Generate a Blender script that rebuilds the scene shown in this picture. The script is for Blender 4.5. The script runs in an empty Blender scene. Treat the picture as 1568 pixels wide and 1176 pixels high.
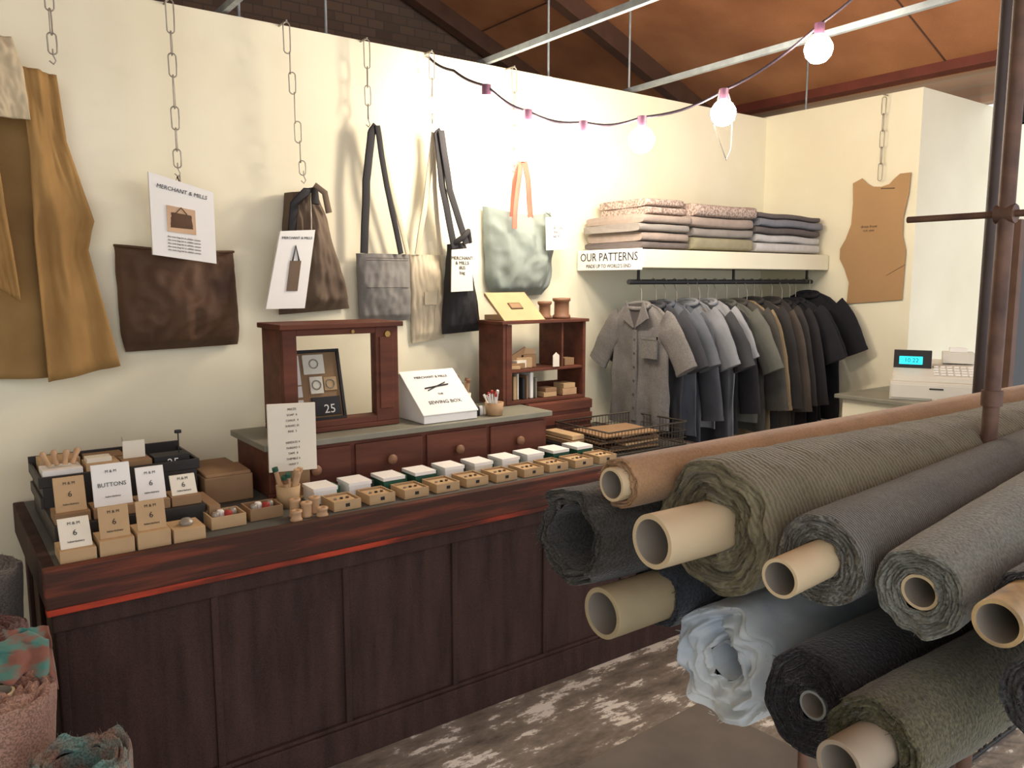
import bpy, math, random
from mathutils import Vector, Matrix, noise
random.seed(7)
sc=bpy.context.scene
V=Vector
# ================= camera
cam=bpy.data.cameras.new("camera"); co=bpy.data.objects.new("camera",cam); bpy.context.collection.objects.link(co)
cam.sensor_width=36; cam.lens=28.17; cam.clip_start=.02
th=math.radians(53.6); p=math.radians(7.33)
F=V((math.cos(th)*math.cos(p),math.sin(th)*math.cos(p),-math.sin(p)))
co.location=(0,0,1.67); co.rotation_euler=F.to_track_quat('-Z','Y').to_euler()
sc.camera=co
sc.view_settings.view_transform='Standard'
# ================= materials
def s2l(c):
    return tuple(((x/255)/12.92 if x/255<=.04045 else ((x/255+.055)/1.055)**2.4) for x in c)
MC={}
def mat(name,rgb,rough=.75,var=.18,scale=6,bump=0,bscale=120,metal=0,rgb2=None,stretch=(1,1,1),sheen=0,emit=0,ramp=(.3,.7),wave=None,spec=.4,detail=5,speck=0):
    if name in MC: return MC[name]
    m=bpy.data.materials.new(name); m.use_nodes=True; nt=m.node_tree; N=nt.nodes; L=nt.links
    b=N['Principled BSDF']; c=s2l(rgb)
    c2=s2l(rgb2) if rgb2 else tuple(x*(1-var*1.6) for x in c)
    tc=N.new('ShaderNodeTexCoord'); mp=N.new('ShaderNodeMapping'); mp.inputs['Scale'].default_value=stretch
    L.new(tc.outputs['Object'],mp.inputs[0])
    nz=N.new('ShaderNodeTexNoise'); nz.inputs['Scale'].default_value=scale; nz.inputs['Detail'].default_value=detail
    L.new(mp.outputs[0],nz.inputs['Vector'])
    cr=N.new('ShaderNodeValToRGB'); cr.color_ramp.elements[0].position=ramp[0]; cr.color_ramp.elements[1].position=ramp[1]
    cr.color_ramp.elements[0].color=(*c2,1); cr.color_ramp.elements[1].color=(*c,1)
    L.new(nz.outputs['Fac'],cr.inputs[0]); colout=cr.outputs[0]
    wv=None
    if wave:
        wv=N.new('ShaderNodeTexWave'); wv.bands_direction=wave[0]; wv.inputs['Scale'].default_value=wave[1]; wv.inputs['Distortion'].default_value=wave[2]; wv.inputs['Detail Scale'].default_value=4
        L.new(tc.outputs['Object'],wv.inputs['Vector'])
    if speck or wave:
        mx=N.new('ShaderNodeMix'); mx.data_type='RGBA'; mx.blend_type='MULTIPLY'; mx.inputs[0].default_value=1
        r2=N.new('ShaderNodeValToRGB'); k=speck or .35
        r2.color_ramp.elements[0].color=(1-k,1-k,1-k,1); r2.color_ramp.elements[1].color=(1,1,1,1)
        if wave: r2.color_ramp.elements[0].position=.2; r2.color_ramp.elements[1].position=.7; L.new(wv.outputs['Fac'],r2.inputs[0])
        else:
            n3=N.new('ShaderNodeTexNoise'); n3.inputs['Scale'].default_value=230; n3.inputs['Detail'].default_value=2
            L.new(tc.outputs['Object'],n3.inputs['Vector']); r2.color_ramp.elements[0].position=.42; r2.color_ramp.elements[1].position=.56; L.new(n3.outputs['Fac'],r2.inputs[0])
        L.new(cr.outputs[0],mx.inputs[6]); L.new(r2.outputs[0],mx.inputs[7]); colout=mx.outputs[2]
    L.new(colout,b.inputs['Base Color'])
    b.inputs['Roughness'].default_value=rough; b.inputs['Metallic'].default_value=metal
    b.inputs['Specular IOR Level'].default_value=spec
    if sheen: b.inputs['Sheen Weight'].default_value=sheen
    if bump or wave:
        bp=N.new('ShaderNodeBump'); bp.inputs['Strength'].default_value=bump or .5; bp.inputs['Distance'].default_value=.004
        if wave: L.new(wv.outputs['Fac'],bp.inputs['Height'])
        else:
            n2=N.new('ShaderNodeTexNoise'); n2.inputs['Scale'].default_value=bscale; n2.inputs['Detail'].default_value=3
            L.new(mp.outputs[0],n2.inputs['Vector']); L.new(n2.outputs['Fac'],bp.inputs['Height'])
        L.new(bp.outputs[0],b.inputs['Normal'])
    if emit:
        b.inputs['Emission Color'].default_value=(*c,1); b.inputs['Emission Strength'].default_value=emit
    MC[name]=m; return m
# ================= mesh builder
class MB:
    def __init__(s): s.v=[]; s.f=[]; s.mi=[]; s.mats=[]; s.sm=[]
    def m(s,mt):
        if mt not in s.mats: s.mats.append(mt)
        return s.mats.index(mt)
    def add(s,vs,fs,mt,smooth=False):
        o=len(s.v); k=s.m(mt); s.v+= [tuple(x) for x in vs]
        for f in fs: s.f.append(tuple(i+o for i in f)); s.mi.append(k); s.sm.append(smooth)
    def box(s,a,b,mt,rz=0,piv=None,M=None):
        x0,y0,z0=a;x1,y1,z1=b
        vs=[V((x,y,z)) for x in (x0,x1) for y in (y0,y1) for z in (z0,z1)]
        if rz:
            c=V(piv) if piv else V(((x0+x1)/2,(y0+y1)/2,0)); R=Matrix.Rotation(rz,3,'Z')
            vs=[R@(q-c)+c for q in vs]
        if M: vs=[M@q for q in vs]
        s.add(vs,[(0,1,3,2),(4,6,7,5),(0,4,5,1),(2,3,7,6),(0,2,6,4),(1,5,7,3)],mt)
    def prism(s,poly,d0,d1,mt,plane='XZ'):
        n=len(poly); f={'XZ':lambda q,d:(q[0],d,q[1]),'YZ':lambda q,d:(d,q[0],q[1]),'XY':lambda q,d:(q[0],q[1],d)}[plane]
        vs=[f(q,d0) for q in poly]+[f(q,d1) for q in poly]
        s.add(vs,[tuple(range(n))[::-1],tuple(range(n,2*n))]+[(i,(i+1)%n,n+(i+1)%n,n+i) for i in range(n)],mt)
    def sweep(s,pts,r,mt,seg=10,wdir=None,r2=None,cap=True,closed=False):
        pts=[V(q) for q in pts]; n=len(pts); rings=[]; prev=None
        for i,q in enumerate(pts):
            if closed: t=(pts[(i+1)%n]-pts[i-1])
            else: t=pts[min(i+1,n-1)]-pts[max(i-1,0)]
            t.normalize()
            if wdir is not None: a=V(wdir)
            elif prev is not None: a=prev
            else: a=V((0,0,1)) if abs(t.z)<.9 else V((1,0,0))
            a=(a-t*a.dot(t)); a.normalize(); prev=a; b=t.cross(a)
            ra=r[i] if isinstance(r,(list,tuple)) else r
            rb=(r2[i] if isinstance(r2,(list,tuple)) else r2) if r2 is not None else ra
            rings.append([q+a*ra*math.cos(2*math.pi*k/seg)+b*rb*math.sin(2*math.pi*k/seg) for k in range(seg)])
        vs=[x for R in rings for x in R]; fs=[]
        for i in range(n if closed else n-1):
            j=(i+1)%n
            for k in range(seg): fs.append((i*seg+k,i*seg+(k+1)%seg,j*seg+(k+1)%seg,j*seg+k))
        s.add(vs,fs,mt,True)
        if cap and not closed:
            s.add(rings[0],[tuple(range(seg))[::-1]],mt); s.add(rings[-1],[tuple(range(seg))],mt)
    def cyl(s,a,b,r,mt,r2=None,seg=20): s.sweep([a,b],[r,r2 if r2 is not None else r],mt,seg)
    def lathe(s,c,prof,mt,seg=24,axis=(0,0,1)):
        q=V(axis).to_track_quat('Z','Y'); vs=[];n=len(prof)
        for r,h in prof:
            for k in range(seg):
                a=2*math.pi*k/seg; vs.append(V(c)+q@V((r*math.cos(a),r*math.sin(a),h)))
        fs=[(i*seg+k,i*seg+(k+1)%seg,(i+1)*seg+(k+1)%seg,(i+1)*seg+k) for i in range(n-1) for k in range(seg)]
        s.add(vs,fs,mt,True)
    def grid(s,fn,nu,nv,mt):
        vs=[fn(i/nu,j/nv) for i in range(nu+1) for j in range(nv+1)]
        fs=[(i*(nv+1)+j,(i+1)*(nv+1)+j,(i+1)*(nv+1)+j+1,i*(nv+1)+j+1) for i in range(nu) for j in range(nv)]
        s.add(vs,fs,mt,True)
    def obj(s,name,bevel=0,solid=0,parent=None):
        me=bpy.data.meshes.new(name); me.from_pydata(s.v,[],s.f)
        for m_ in s.mats: me.materials.append(m_)
        me.polygons.foreach_set('material_index',s.mi); me.polygons.foreach_set('use_smooth',s.sm); me.update()
        o=bpy.data.objects.new(name,me); bpy.context.collection.objects.link(o)
        if solid:
            d=o.modifiers.new('solid','SOLIDIFY'); d.thickness=solid; d.offset=0
        if bevel:
            d=o.modifiers.new('bev','BEVEL'); d.width=bevel; d.segments=2; d.limit_method='ANGLE'; d.angle_limit=math.radians(50)
        if parent: o.parent=parent
        return o
def nz(x,y=0,z=0): return noise.noise(V((x,y,z)))
def text(body,parent,loc,rot,size,mt,align='CENTER',ext=.0004,name='lettering'):
    c=bpy.data.curves.new(name,'FONT'); c.body=body; c.size=size; c.align_x=align; c.align_y='CENTER'; c.extrude=ext; c.resolution_u=2
    c.materials.append(mt); o=bpy.data.objects.new(name,c); bpy.context.collection.objects.link(o)
    o.location=loc; o.rotation_euler=rot; o.parent=parent; return o
RX=(math.pi/2,0,0)
# palette
M_wall=mat('plaster_cream',(238,233,208),.85,scale=1.6,rgb2=(226,219,192),ramp=(.35,.68),bump=.15,bscale=22,detail=8)
def brickmat(name,c1,c2,mortar,scale=5):
    m=bpy.data.materials.new(name); m.use_nodes=True; N=m.node_tree.nodes; L=m.node_tree.links; b=N['Principled BSDF']
    tc=N.new('ShaderNodeTexCoord'); mp=N.new('ShaderNodeMapping'); mp.inputs['Rotation'].default_value=(math.pi/2,0,0)
    bt=N.new('ShaderNodeTexBrick'); bt.inputs['Scale'].default_value=scale
    bt.inputs['Color1'].default_value=(*s2l(c1),1); bt.inputs['Color2'].default_value=(*s2l(c2),1); bt.inputs['Mortar'].default_value=(*s2l(mortar),1)
    L.new(tc.outputs['Object'],mp.inputs[0]); L.new(mp.outputs[0],bt.inputs['Vector']); L.new(bt.outputs['Color'],b.inputs['Base Color']); b.inputs['Roughness'].default_value=.9
    return m
M_brick=brickmat('old_brick',(104,82,66),(84,66,54),(78,66,58),4)
M_brick2=brickmat('pale_brick',(176,148,124),(150,124,102),(156,142,124),4)
M_roof=mat('chipboard_sheathing',(190,132,90),.8,scale=2.2,rgb2=(156,102,68),bump=.2,bscale=60,speck=.1,spec=.2)
M_beam=mat('dark_beam',(96,66,50),.7,scale=8,bump=.2,bscale=40)
M_redbeam=mat('red_oxide_beam',(124,64,50),.6,scale=8)
M_galv=mat('galvanised_steel',(158,166,168),.55,metal=.35,scale=20)
M_ctr=mat('counter_dark_wood',(76,56,51),.75,scale=5,rgb2=(56,41,38),stretch=(4,4,.6),bump=.15,bscale=50,spec=.2,speck=.25)
M_lip=mat('counter_worn_red_wood',(128,66,48),.65,scale=5,rgb2=(70,46,38),stretch=(.6,3,8),bump=.35,bscale=22,ramp=(.5,.8),spec=.2)
M_lip2=mat('counter_worn_red_edge',(180,68,46),.65,scale=4,rgb2=(84,46,36),stretch=(.9,4,4),bump=.3,bscale=22,ramp=(.38,.62),spec=.2)
M_top=mat('counter_lino_top',(88,90,86),.6,scale=5)
M_cab=mat('mahogany',(110,64,48),.6,scale=5,rgb2=(80,47,37),stretch=(.6,3,4),bump=.06,bscale=40,spec=.22)
M_ctop=mat('cabinet_grey_green_top',(138,137,122),.5,scale=6)
M_kraft=mat('kraft_card',(190,160,120),.8,scale=12,var=.08)
M_kraft2=mat('kraft_card_dark',(150,120,88),.8,scale=12,var=.1)
M_white=mat('white_card',(236,235,230),.7,var=.03)
M_cream=mat('cream_card',(228,223,206),.7,var=.05)
M_blk=mat('black_card',(40,40,42),.6)
M_ink=mat('ink_black',(44,42,42),.7)
M_brownink=mat('ink_brown',(96,74,58),.7)
M_green=mat('green_box',(40,88,68),.6)
M_steel=mat('chain_steel',(166,160,148),.45,metal=.5,scale=30)
M_wood=mat('turned_beech',(196,160,122),.5,scale=10)
M_wood2=mat('walnut_spool',(132,94,68),.5,scale=10)
M_red=mat('red_paint',(176,52,46),.5)
M_teal=mat('teal_cloth',(66,124,116),.85,scale=18,rgb2=(126,80,66),ramp=(.42,.56),sheen=.2)
M_brass=mat('brass',(176,140,80),.35,metal=.8)
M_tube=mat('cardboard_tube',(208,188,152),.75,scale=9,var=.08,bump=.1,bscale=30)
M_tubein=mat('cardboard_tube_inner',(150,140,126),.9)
M_rust=mat('brown_painted_pipe',(122,92,76),.6,metal=.15,scale=14,rgb2=(72,54,48))
M_pole2=mat('dark_painted_pipe',(72,60,56),.6,scale=14)
# ================= room shell
def floormat():
    m=bpy.data.materials.new('worn_concrete'); m.use_nodes=True; N=m.node_tree.nodes; L=m.node_tree.links; b=N['Principled BSDF']
    tc=N.new('ShaderNodeTexCoord'); mp=N.new('ShaderNodeMapping'); mp.inputs['Scale'].default_value=(1,2.4,1); mp.inputs['Rotation'].default_value=(0,0,.12)
    L.new(tc.outputs['Object'],mp.inputs[0])
    a=N.new('ShaderNodeTexNoise'); a.inputs['Scale'].default_value=3.0; a.inputs['Detail'].default_value=11; a.inputs['Roughness'].default_value=.72
    L.new(mp.outputs[0],a.inputs['Vector'])
    r=N.new('ShaderNodeValToRGB'); e=r.color_ramp.elements; e[0].position=.32; e[0].color=(*s2l((72,66,60)),1); e[1].position=.49; e[1].color=(*s2l((128,119,109)),1)
    x=r.color_ramp.elements.new(.535); x.color=(*s2l((138,130,120)),1); x=r.color_ramp.elements.new(.565); x.color=(*s2l((226,222,214)),1)
    L.new(a.outputs['Fac'],r.inputs[0]); L.new(r.outputs[0],b.inputs['Base Color']); b.inputs['Roughness'].default_value=.55
    bp=N.new('ShaderNodeBump'); bp.inputs['Strength'].default_value=.3; bp.inputs['Distance'].default_value=.01; L.new(a.outputs['Fac'],bp.inputs['Height']); L.new(bp.outputs[0],b.inputs['Normal'])
    return m
def simple(name,a,b,mt,bev=0):
    q=MB(); q.box(a,b,mt); return q.obj(name,bev)
simple("floor",(-3.1,-3,-.1),(7,5.45,0),floormat())
simple("wall_back",(-3,3.3,0),(4.46,3.42,2.7),M_wall)
simple("wall_right",(4.46,2.3,0),(4.58,3.42,2.71),M_wall)
simple("wall_return",(4.58,2.3,0),(7,2.42,2.71),M_wall)
simple("wall_left",(-3.1,-1,0),(-3,5.35,6.2),M_wall)
simple("wall_gable",(-3,5.35,0),(7,5.45,6.2),M_brick)
simple("wall_side",(5.12,-3,2.71),(5.22,5.35,2.98),M_brick2)
q=MB(); zr=lambda x:2.95+.4*(5-x)
q.add([(-3,-3,zr(-3)),(5.3,-3,zr(5.3)),(5.3,5.4,zr(5.3)),(-3,5.4,zr(-3)),(-3,-3,zr(-3)+.05),(5.3,-3,zr(5.3)+.05),(5.3,5.4,zr(5.3)+.05),(-3,5.4,zr(-3)+.05)],[(0,1,2,3),(4,7,6,5),(0,4,5,1),(1,5,6,2),(2,6,7,3),(3,7,4,0)],M_roof)
q.obj("ceiling")
q=MB()
def raft(y,hw_,d):
    q.add([(x,yy,zr(x)+dz) for x in (-3,5.1) for yy in (y-hw_,y+hw_) for dz in (-d,.0)],[(0,1,3,2),(4,6,7,5),(0,4,5,1),(2,3,7,6),(0,2,6,4),(1,5,7,3)],M_beam)
raft(4.2,.04,.14); raft(2.45,.005,.003); raft(1.2,.005,.003); raft(5.25,.05,.12)
q.box((3.55,-3,zr(3.55)-.008),(3.56,5.3,zr(3.55)-.002),M_beam)
q.obj("trim_rafters")
simple("trim_purlin",(4.98,-3,2.9),(5.1,5.3,3.03),M_redbeam,.005)
q=MB()
for x,rise in ((1.05,0),(2.3,0),(3.29,.08)):
    for (xa,xb,za,zb_) in ((x-.012,x+.012,2.71,2.715),(x-.012,x-.008,2.715,2.737)):
        q.add([(xx,yy,zz+(rise if yy<0 else 0)) for xx in (xa,xb) for yy in (-2,3.4) for zz in (za,zb_)],[(0,1,3,2),(4,6,7,5),(0,4,5,1),(2,3,7,6),(0,2,6,4),(1,5,7,3)],M_galv)
for x,y in ((1.49,3.36),(2.71,3.36),(3.29,3.36),(1.12,3.36)):
    q.cyl((x,y,2.7),(x,y,zr(x)),.006,M_galv,seg=8); q.cyl((x,y,2.7),(x,y,2.715),.02,M_galv)
q.cyl((4.52,3.06,2.71),(4.52,3.06,zr(4.52)),.006,M_galv,seg=8)
q.obj("trim_steel_ties")
q=MB(); q.box((5.75,2.27,0),(6.7,2.298,2.0),M_blk); q.box((5.68,2.25,0),(5.75,2.298,2.06),M_beam); q.box((6.7,2.25,0),(6.77,2.298,2.06),M_beam); q.box((5.75,2.25,2.0),(6.7,2.298,2.06),M_beam)
q.obj("door_1",.003)
# ================= counter
q=MB()
X0,X1=.22,3.0
q.box((X0+.03,2.475,0),(X1-.02,3.26,.86),M_ctr)
q.box((X0,2.43,.865),(X1,3.28,.888),M_top)
q.box((X0-.005,2.42,.780),(X1+.005,2.455,.893),M_lip)
q.box((X0-.004,2.422,.76),(X1+.004,2.455,.780),M_lip2)
q.box((X0-.005,2.455,.78),(X0+.03,3.28,.889),M_ctr)
q.box((X1-.03,2.455,.78),(X1+.005,3.28,.889),M_ctr)
q.box((X0+.01,2.452,.70),(X1-.01,2.476,.765),M_ctr)
for x in (.25,.67,1.11,1.55,1.99,2.43,2.87): q.box((x-.012,2.464,.1),(x+.012,2.476,.72),M_ctr)
q.box((X0+.015,2.45,0),(X1-.01,2.478,.12),M_ctr); q.box((X0+.015,2.458,.12),(X1-.01,2.478,.135),M_ctr)
for y in (2.5,2.86,3.2): q.box((X0+.015,y-.03,.1),(X0+.031,y+.03,.78),M_ctr)
q.box((X0+.012,2.46,0),(X0+.031,3.26,.12),M_ctr)
q.obj("shop_counter",.004)
TZ=.889
# ================= drawer cabinet on counter
q=MB()
q.box((.97,2.79,TZ),(2.25,3.14,1.065),M_cab)
q.box((.95,2.77,1.065),(2.27,3.16,1.088),M_ctop)
for i in range(4):
    xa=.99+i*.315; q.box((xa,2.778,TZ+.02),(xa+.295,2.792,1.05),M_cab)
    q.lathe((xa+.147,2.778,.975),[(.008,0),(.009,.006),(.019,.012),(.021,.022),(.012,.030),(.0,.032)],M_wood2,axis=(0,-1,0))
q.box((.96,2.775,TZ),(2.26,2.79,TZ+.015),M_cab)
q.obj("drawer_cabinet",.003)
q=MB(); q.box((2.29,2.97,TZ),(2.68,3.2,1.088),M_cab)
for z in (.91,.975,1.04): q.box((2.285,2.962,z),(2.685,2.97,z+.045),M_cab)
q.obj("wooden_crate",.003)
# ================= display case
q=MB(); a,b,y0,y1,z0,z1=1.07,1.55,2.88,3.10,1.09,1.51
q.box((a-.015,y0-.02,z1-.02),(b+.015,y1+.01,z1),M_cab)
q.box((a,y0,z0),(b,y1,z0+.02),M_cab)
q.box((a,y0,z0+.02),(a+.055,y0+.02,z1-.02),M_cab); q.box((b-.10,y0,z0+.02),(b,y0+.02,z1-.02),M_cab)
q.box((a+.055,y0,z0+.02),(b-.10,y0+.02,z0+.045),M_cab); q.box((a+.055,y0,z1-.045),(b-.10,y0+.02,z1-.02),M_cab)
q.box((a,y0+.02,z0+.02),(a+.015,y1,z1-.02),M_cab)
q.box((b-.015,y1-.03,z0+.02),(b,y1,z1-.02),M_cab); q.box((b-.015,y0+.02,z0+.02),(b,y1-.03,z0+.06),M_cab)
q.box((b-.085,y0-.006,1.16),(b-.025,y0,1.45),M_cab)
q.cyl((b-.05,y0-.008,1.46),(b-.05,y0-.001,1.46),.012,M_brass); q.cyl((b-.2,y0-.008,1.475),(b-.2,y0-.001,1.475),.007,M_brass)
o=q.obj("display_case",.003)
q=MB(); R=Matrix.Translation((1.125,3.02,1.112))@Matrix.Rotation(math.radians(-14),4,'X')
def rb(x0,z0,x1,z1,y0,y1,mt): q.box((x0,y0,z0),(x1,y1,z1),mt,M=R)
rb(0,0,.26,.29,.012,.018,M_kraft2)
rb(0,0,.26,.012,0,.012,M_blk); rb(0,.278,.26,.29,0,.012,M_blk); rb(0,.012,.012,.278,0,.012,M_blk); rb(.248,.012,.26,.278,0,.012,M_blk)
rb(.018,.15,.085,.27,.004,.012,M_white); rb(.018,.10,.085,.145,.004,.012,M_white); rb(.018,.018,.085,.09,.004,.012,M_white)
rb(.10,.19,.19,.27,.004,.012,M_cream); rb(.12,.11,.175,.18,.004,.012,M_cream); rb(.18,.12,.235,.175,.004,.012,M_kraft); rb(.12,.02,.24,.095,.004,.012,M_blk)
for cx,cz in ((.145,.232),(.147,.145),(.207,.147)):
    q.sweep([R@V((cx+.018*math.cos(t),.002,cz+.018*math.sin(t))) for t in [i*math.pi/6 for i in range(12)]],.003,M_steel,6,closed=True)
rb(.048,.17,.054,.255,0,.004,M_steel); rb(.038,.225,.064,.23,0,.004,M_steel)
o=q.obj("haberdashery_display_tray",.001)
text("25",o,(1.3,2.995,1.16),(math.radians(76),0,0),.05,M_white)
# ================= shelf unit
q=MB(); a,b,y0,y1,z0,z1=2.16,2.67,3.0,3.2,1.09,1.47
q.box((a,y0,z0),(a+.018,y1,z1),M_cab); q.box((b-.018,y0,z0),(b,y1,z1),M_cab)
q.box((a-.012,y0-.012,z1),(b+.012,y1,z1+.015),M_cab)
q.box((a+.018,y0,z0),(b-.018,y1,z0+.015),M_cab)
q.box((a+.018,y0+.005,1.24),(b-.018,y1,1.252),M_cab); q.box((a+.018,y0,1.365),(a+.03,y0+.012,z1),M_cab)
q.box((a+.018,y1-.008,z0+.015),(b-.018,y1,1.16),M_cab); q.box((a+.37,y0+.02,1.252),(a+.382,y1,z1),M_cab)
q.box((a+.018,y0-.003,z0+.002),(a+.05,y0+.01,z1-.002),M_cab)
q.obj("wall_shelf_unit",.002)
q=MB()
for i in range(7):
    x=2.22+i*.026; q.box((x,3.03+.004*(i%3),1.107),(x+.008+.01*(i%2),3.15,1.107+.10+.012*(i%3)),[M_blk,M_kraft,M_cream,M_blk,M_kraft2,M_white,M_ctop][i])
q.box((2.42,3.02,1.107),(2.5,3.12,1.13),M_kraft); q.box((2.43,3.02,1.131),(2.5,3.1,1.15),M_kraft2)
q.box((2.54,3.02,1.107),(2.63,3.1,1.14),M_wood); q.box((2.545,3.02,1.141),(2.62,3.1,1.165),M_kraft)
q.obj("pattern_booklets",.001)
q=MB()
for i in range(5):
    q.box((2.2+i*.03,3.03+.01*i,1.254+i*.0),(2.29+i*.03,3.13,1.262+.012*i+.006),[M_kraft,M_kraft2,M_cream,M_kraft,M_kraft2][i],rz=.25*(i%3-1))
q.prism([(2.24,1.262),(2.33,1.30),(2.345,1.355),(2.25,1.31)],3.07,3.08,M_kraft2); q.prism([(2.33,1.262),(2.4,1.262),(2.42,1.34),(2.35,1.35)],3.09,3.1,M_kraft)
q.box((2.56,3.03,1.254),(2.62,3.09,1.29),M_kraft2)
q.prism([(2.46,1.255),(2.50,1.255),(2.50,1.31),(2.48,1.325),(2.46,1.31)],3.0,3.004,M_cream)
q.obj("paper_envelopes",.001)
q=MB(); q.box((2.18,3.04,1.487),(2.4,3.18,1.51),M_kraft)
q.prism([(3.0,1.487),(3.02,1.487),(3.17,1.60),(3.165,1.615)],2.17,2.41,M_kraft,'YZ')
sl0=math.atan2(.128,.165); T0=Matrix.Translation((2.29,3.08,1.5505))@Matrix.Rotation(sl0,4,'X'); q.box((-.035,-.022,.0),(.035,.022,.004),M_brownink,M=T0)
q.box((-.03,-.017,.004),(.03,.017,.005),M_kraft2,M=T0)
q.obj("kraft_display_box",.002)
q=MB()
for x,y,r,h,mt in ((2.47,3.08,.035,.085,M_wood2),(2.56,3.06,.045,.10,M_wood2),(2.63,3.12,.03,.10,M_wood)):
    q.lathe((x,y,1.486),[(0,0),(r,0),(r,.012),(r*.8,.02),(r*.8,h-.02),(r,h-.012),(r,h),(r*.45,h),(r*.45,h-.03),(0,h-.03)],mt)
q.obj("thread_spools")
# ================= sewing book box
q=MB(); q.prism([(2.8,1.09),(3.02,1.09),(3.02,1.275),(3.0,1.28),(2.8,1.12)],1.62,1.88,M_white,'YZ')
q.prism([(2.797,1.123),(3.0,1.283),(3.0,1.288),(2.797,1.128)],1.615,1.885,M_white,'YZ')
o=q.obj("sewing_box_book",.003)
sl=math.atan2(.16,.203)
for s_,t,sz in (("MERCHANT & MILLS",.82,.018),("THE",.42,.014),("SEWING BOX",.24,.026)):
    text(s_,o,(1.75,2.797+.203*t,1.1295+.16*t),(sl,0,0),sz,M_ink)
q=MB(); q.sweep([(1.69,2.91,1.221),(1.75,2.915,1.226),(1.81,2.92,1.23)],.003,M_ink,6)
q.sweep([(1.70,2.90,1.212),(1.75,2.915,1.226),(1.80,2.93,1.238)],.0025,M_ink,6)
q.obj("scissors_print",parent=o)
def cup(name,c,r,h,mt,sticks):
    q=MB(); x,y,z=c
    q.lathe(c,[(0,0),(r*.85,0),(r,h),(r*.88,h),(r*.75,.01),(0,.01)],mt)
    for (l,m1,m2,rr) in sticks:
        a=random.uniform(0,6.28); d=V((math.cos(a),math.sin(a),0))
        p0=V(c)+d*r*.3+V((0,0,.012)); p1=V(c)+d*r*.95+V((0,0,l))
        q.cyl(p0,p1,rr,m1,seg=8); q.cyl(p1,p1+(p1-p0).normalized()*.014,rr*1.35,m2,seg=8)
    return q.obj(name)
cup("pin_pot",(1.99,2.83,1.09),.042,.055,M_wood,[(random.uniform(.075,.1),M_white,random.choice([M_red,M_red,M_white]),.004) for _ in range(14)])
cup("pencil_pot",(1.94,3.0,1.09),.035,.08,M_cream,[(random.uniform(.11,.15),M_wood,M_wood2,.007) for _ in range(8)])
cup("tool_pot",(.99,2.66,TZ),.042,.075,M_kraft,[(random.uniform(.09,.13),M_wood,random.choice([M_wood,M_green,M_wood2]),.008) for _ in range(9)])
q=MB()
for i in range(5): q.lathe((1.90+.02*(i%3),2.86+.025*(i//3),1.09),[(0,0),(.012,0),(.012,.03),(.008,.04),(0,.042)],[M_green,M_blk,M_white][i%3],seg=12)
q.obj("thread_reels")
q=MB(); q.box((.985,2.755,.893),(1.11,2.768,.99),M_kraft2)
q.prism([(.956,.995),(1.134,.985),(1.134,1.232),(.956,1.24)],2.745,2.753,M_cream)
q.box((.975,2.72,TZ),(1.12,2.768,.893),M_kraft2); q.box((1.04,2.753,.95),(1.05,2.76,1.2),M_kraft2)
o=q.obj("price_list_sign",.001)
for i in range(11):
    text(["PRICES","SOAP  6","CHALK  4","SHEARS 35","PINS  5","","NEEDLES 4","THREAD 3","TAPE  8","THIMBLE 6","WAX 7"][i],o,(1.045,2.744,1.215-i*.02),RX,.011,M_brownink)
q=MB(); q.box((.755,2.83,TZ),(.925,3.15,.985),M_kraft2); q.box((.75,2.98,TZ),(.93,2.99,.988),M_blk); q.prism([(2.83,.985),(2.99,.985),(2.97,1.0),(2.84,.995)],.76,.92,M_kraft2,'YZ')
q.obj("brown_paper_parcel",.01)
# ================= boxes row
q=MB()
for i in range(10):
    x=1.085+i*.135; y=2.49+.004*math.sin(i*2)
    w=.10; d=.11; h=.034
    q.box((x,y,TZ),(x+w,y+.004,TZ+h),M_kraft); q.box((x,y+d-.004,TZ),(x+w,y+d,TZ+h),M_kraft)
    q.box((x,y+.004,TZ),(x+.004,y+d-.004,TZ+h),M_kraft); q.box((x+w-.004,y+.004,TZ),(x+w,y+d-.004,TZ+h),M_kraft)
    q.box((x+.004,y+.004,TZ+.001),(x+w-.004,y+d-.004,TZ+h-.012),M_kraft2)
    q.box((x+.01,y+.02,TZ+h-.012),(x+w-.012,y+d-.02,TZ+h-.004),M_kraft)
    for k in range(3): q.cyl((x+.025+.022*k,y+.045,TZ+h-.004),(x+.025+.022*k,y+.045,TZ+h+.001),.006,[M_steel,M_blk,M_brownink][k],seg=8)
    q.box((x+.042,y-.001,TZ+.012),(x+.058,y-.0001,TZ+.024),M_ink)
    x2=x-.02; y2=y+d+.012
    q.box((x2,y2,TZ),(x2+.085,y2+.10,TZ+.045),[M_white,M_white,M_green,M_green,M_white,M_cream][i%6])
    q.box((x2-.003,y2-.003,TZ+.045),(x2+.088,y2+.103,TZ+.058),M_white)
    q.box((x2+.09,y2+.02,TZ),(x2+.108,y2+.09,TZ+.05),[M_green,M_blk,M_green][i%3])
q.obj("haberdashery_boxes",.0015)
q=MB()
for x,y,h in ((.945,2.475,.035),(.99,2.50,.05),(1.035,2.475,.03),(.96,2.525,.06),(1.03,2.53,.055)):
    r=.02; q.lathe((x,y,TZ),[(0,0),(r,0),(r,.006),(r*.85,.01),(r*.85,h-.01),(r,h-.006),(r,h),(r*.3,h),(r*.3,h-.01),(0,h-.01)],M_wood)
q.obj("wooden_spools")
q=MB()
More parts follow.
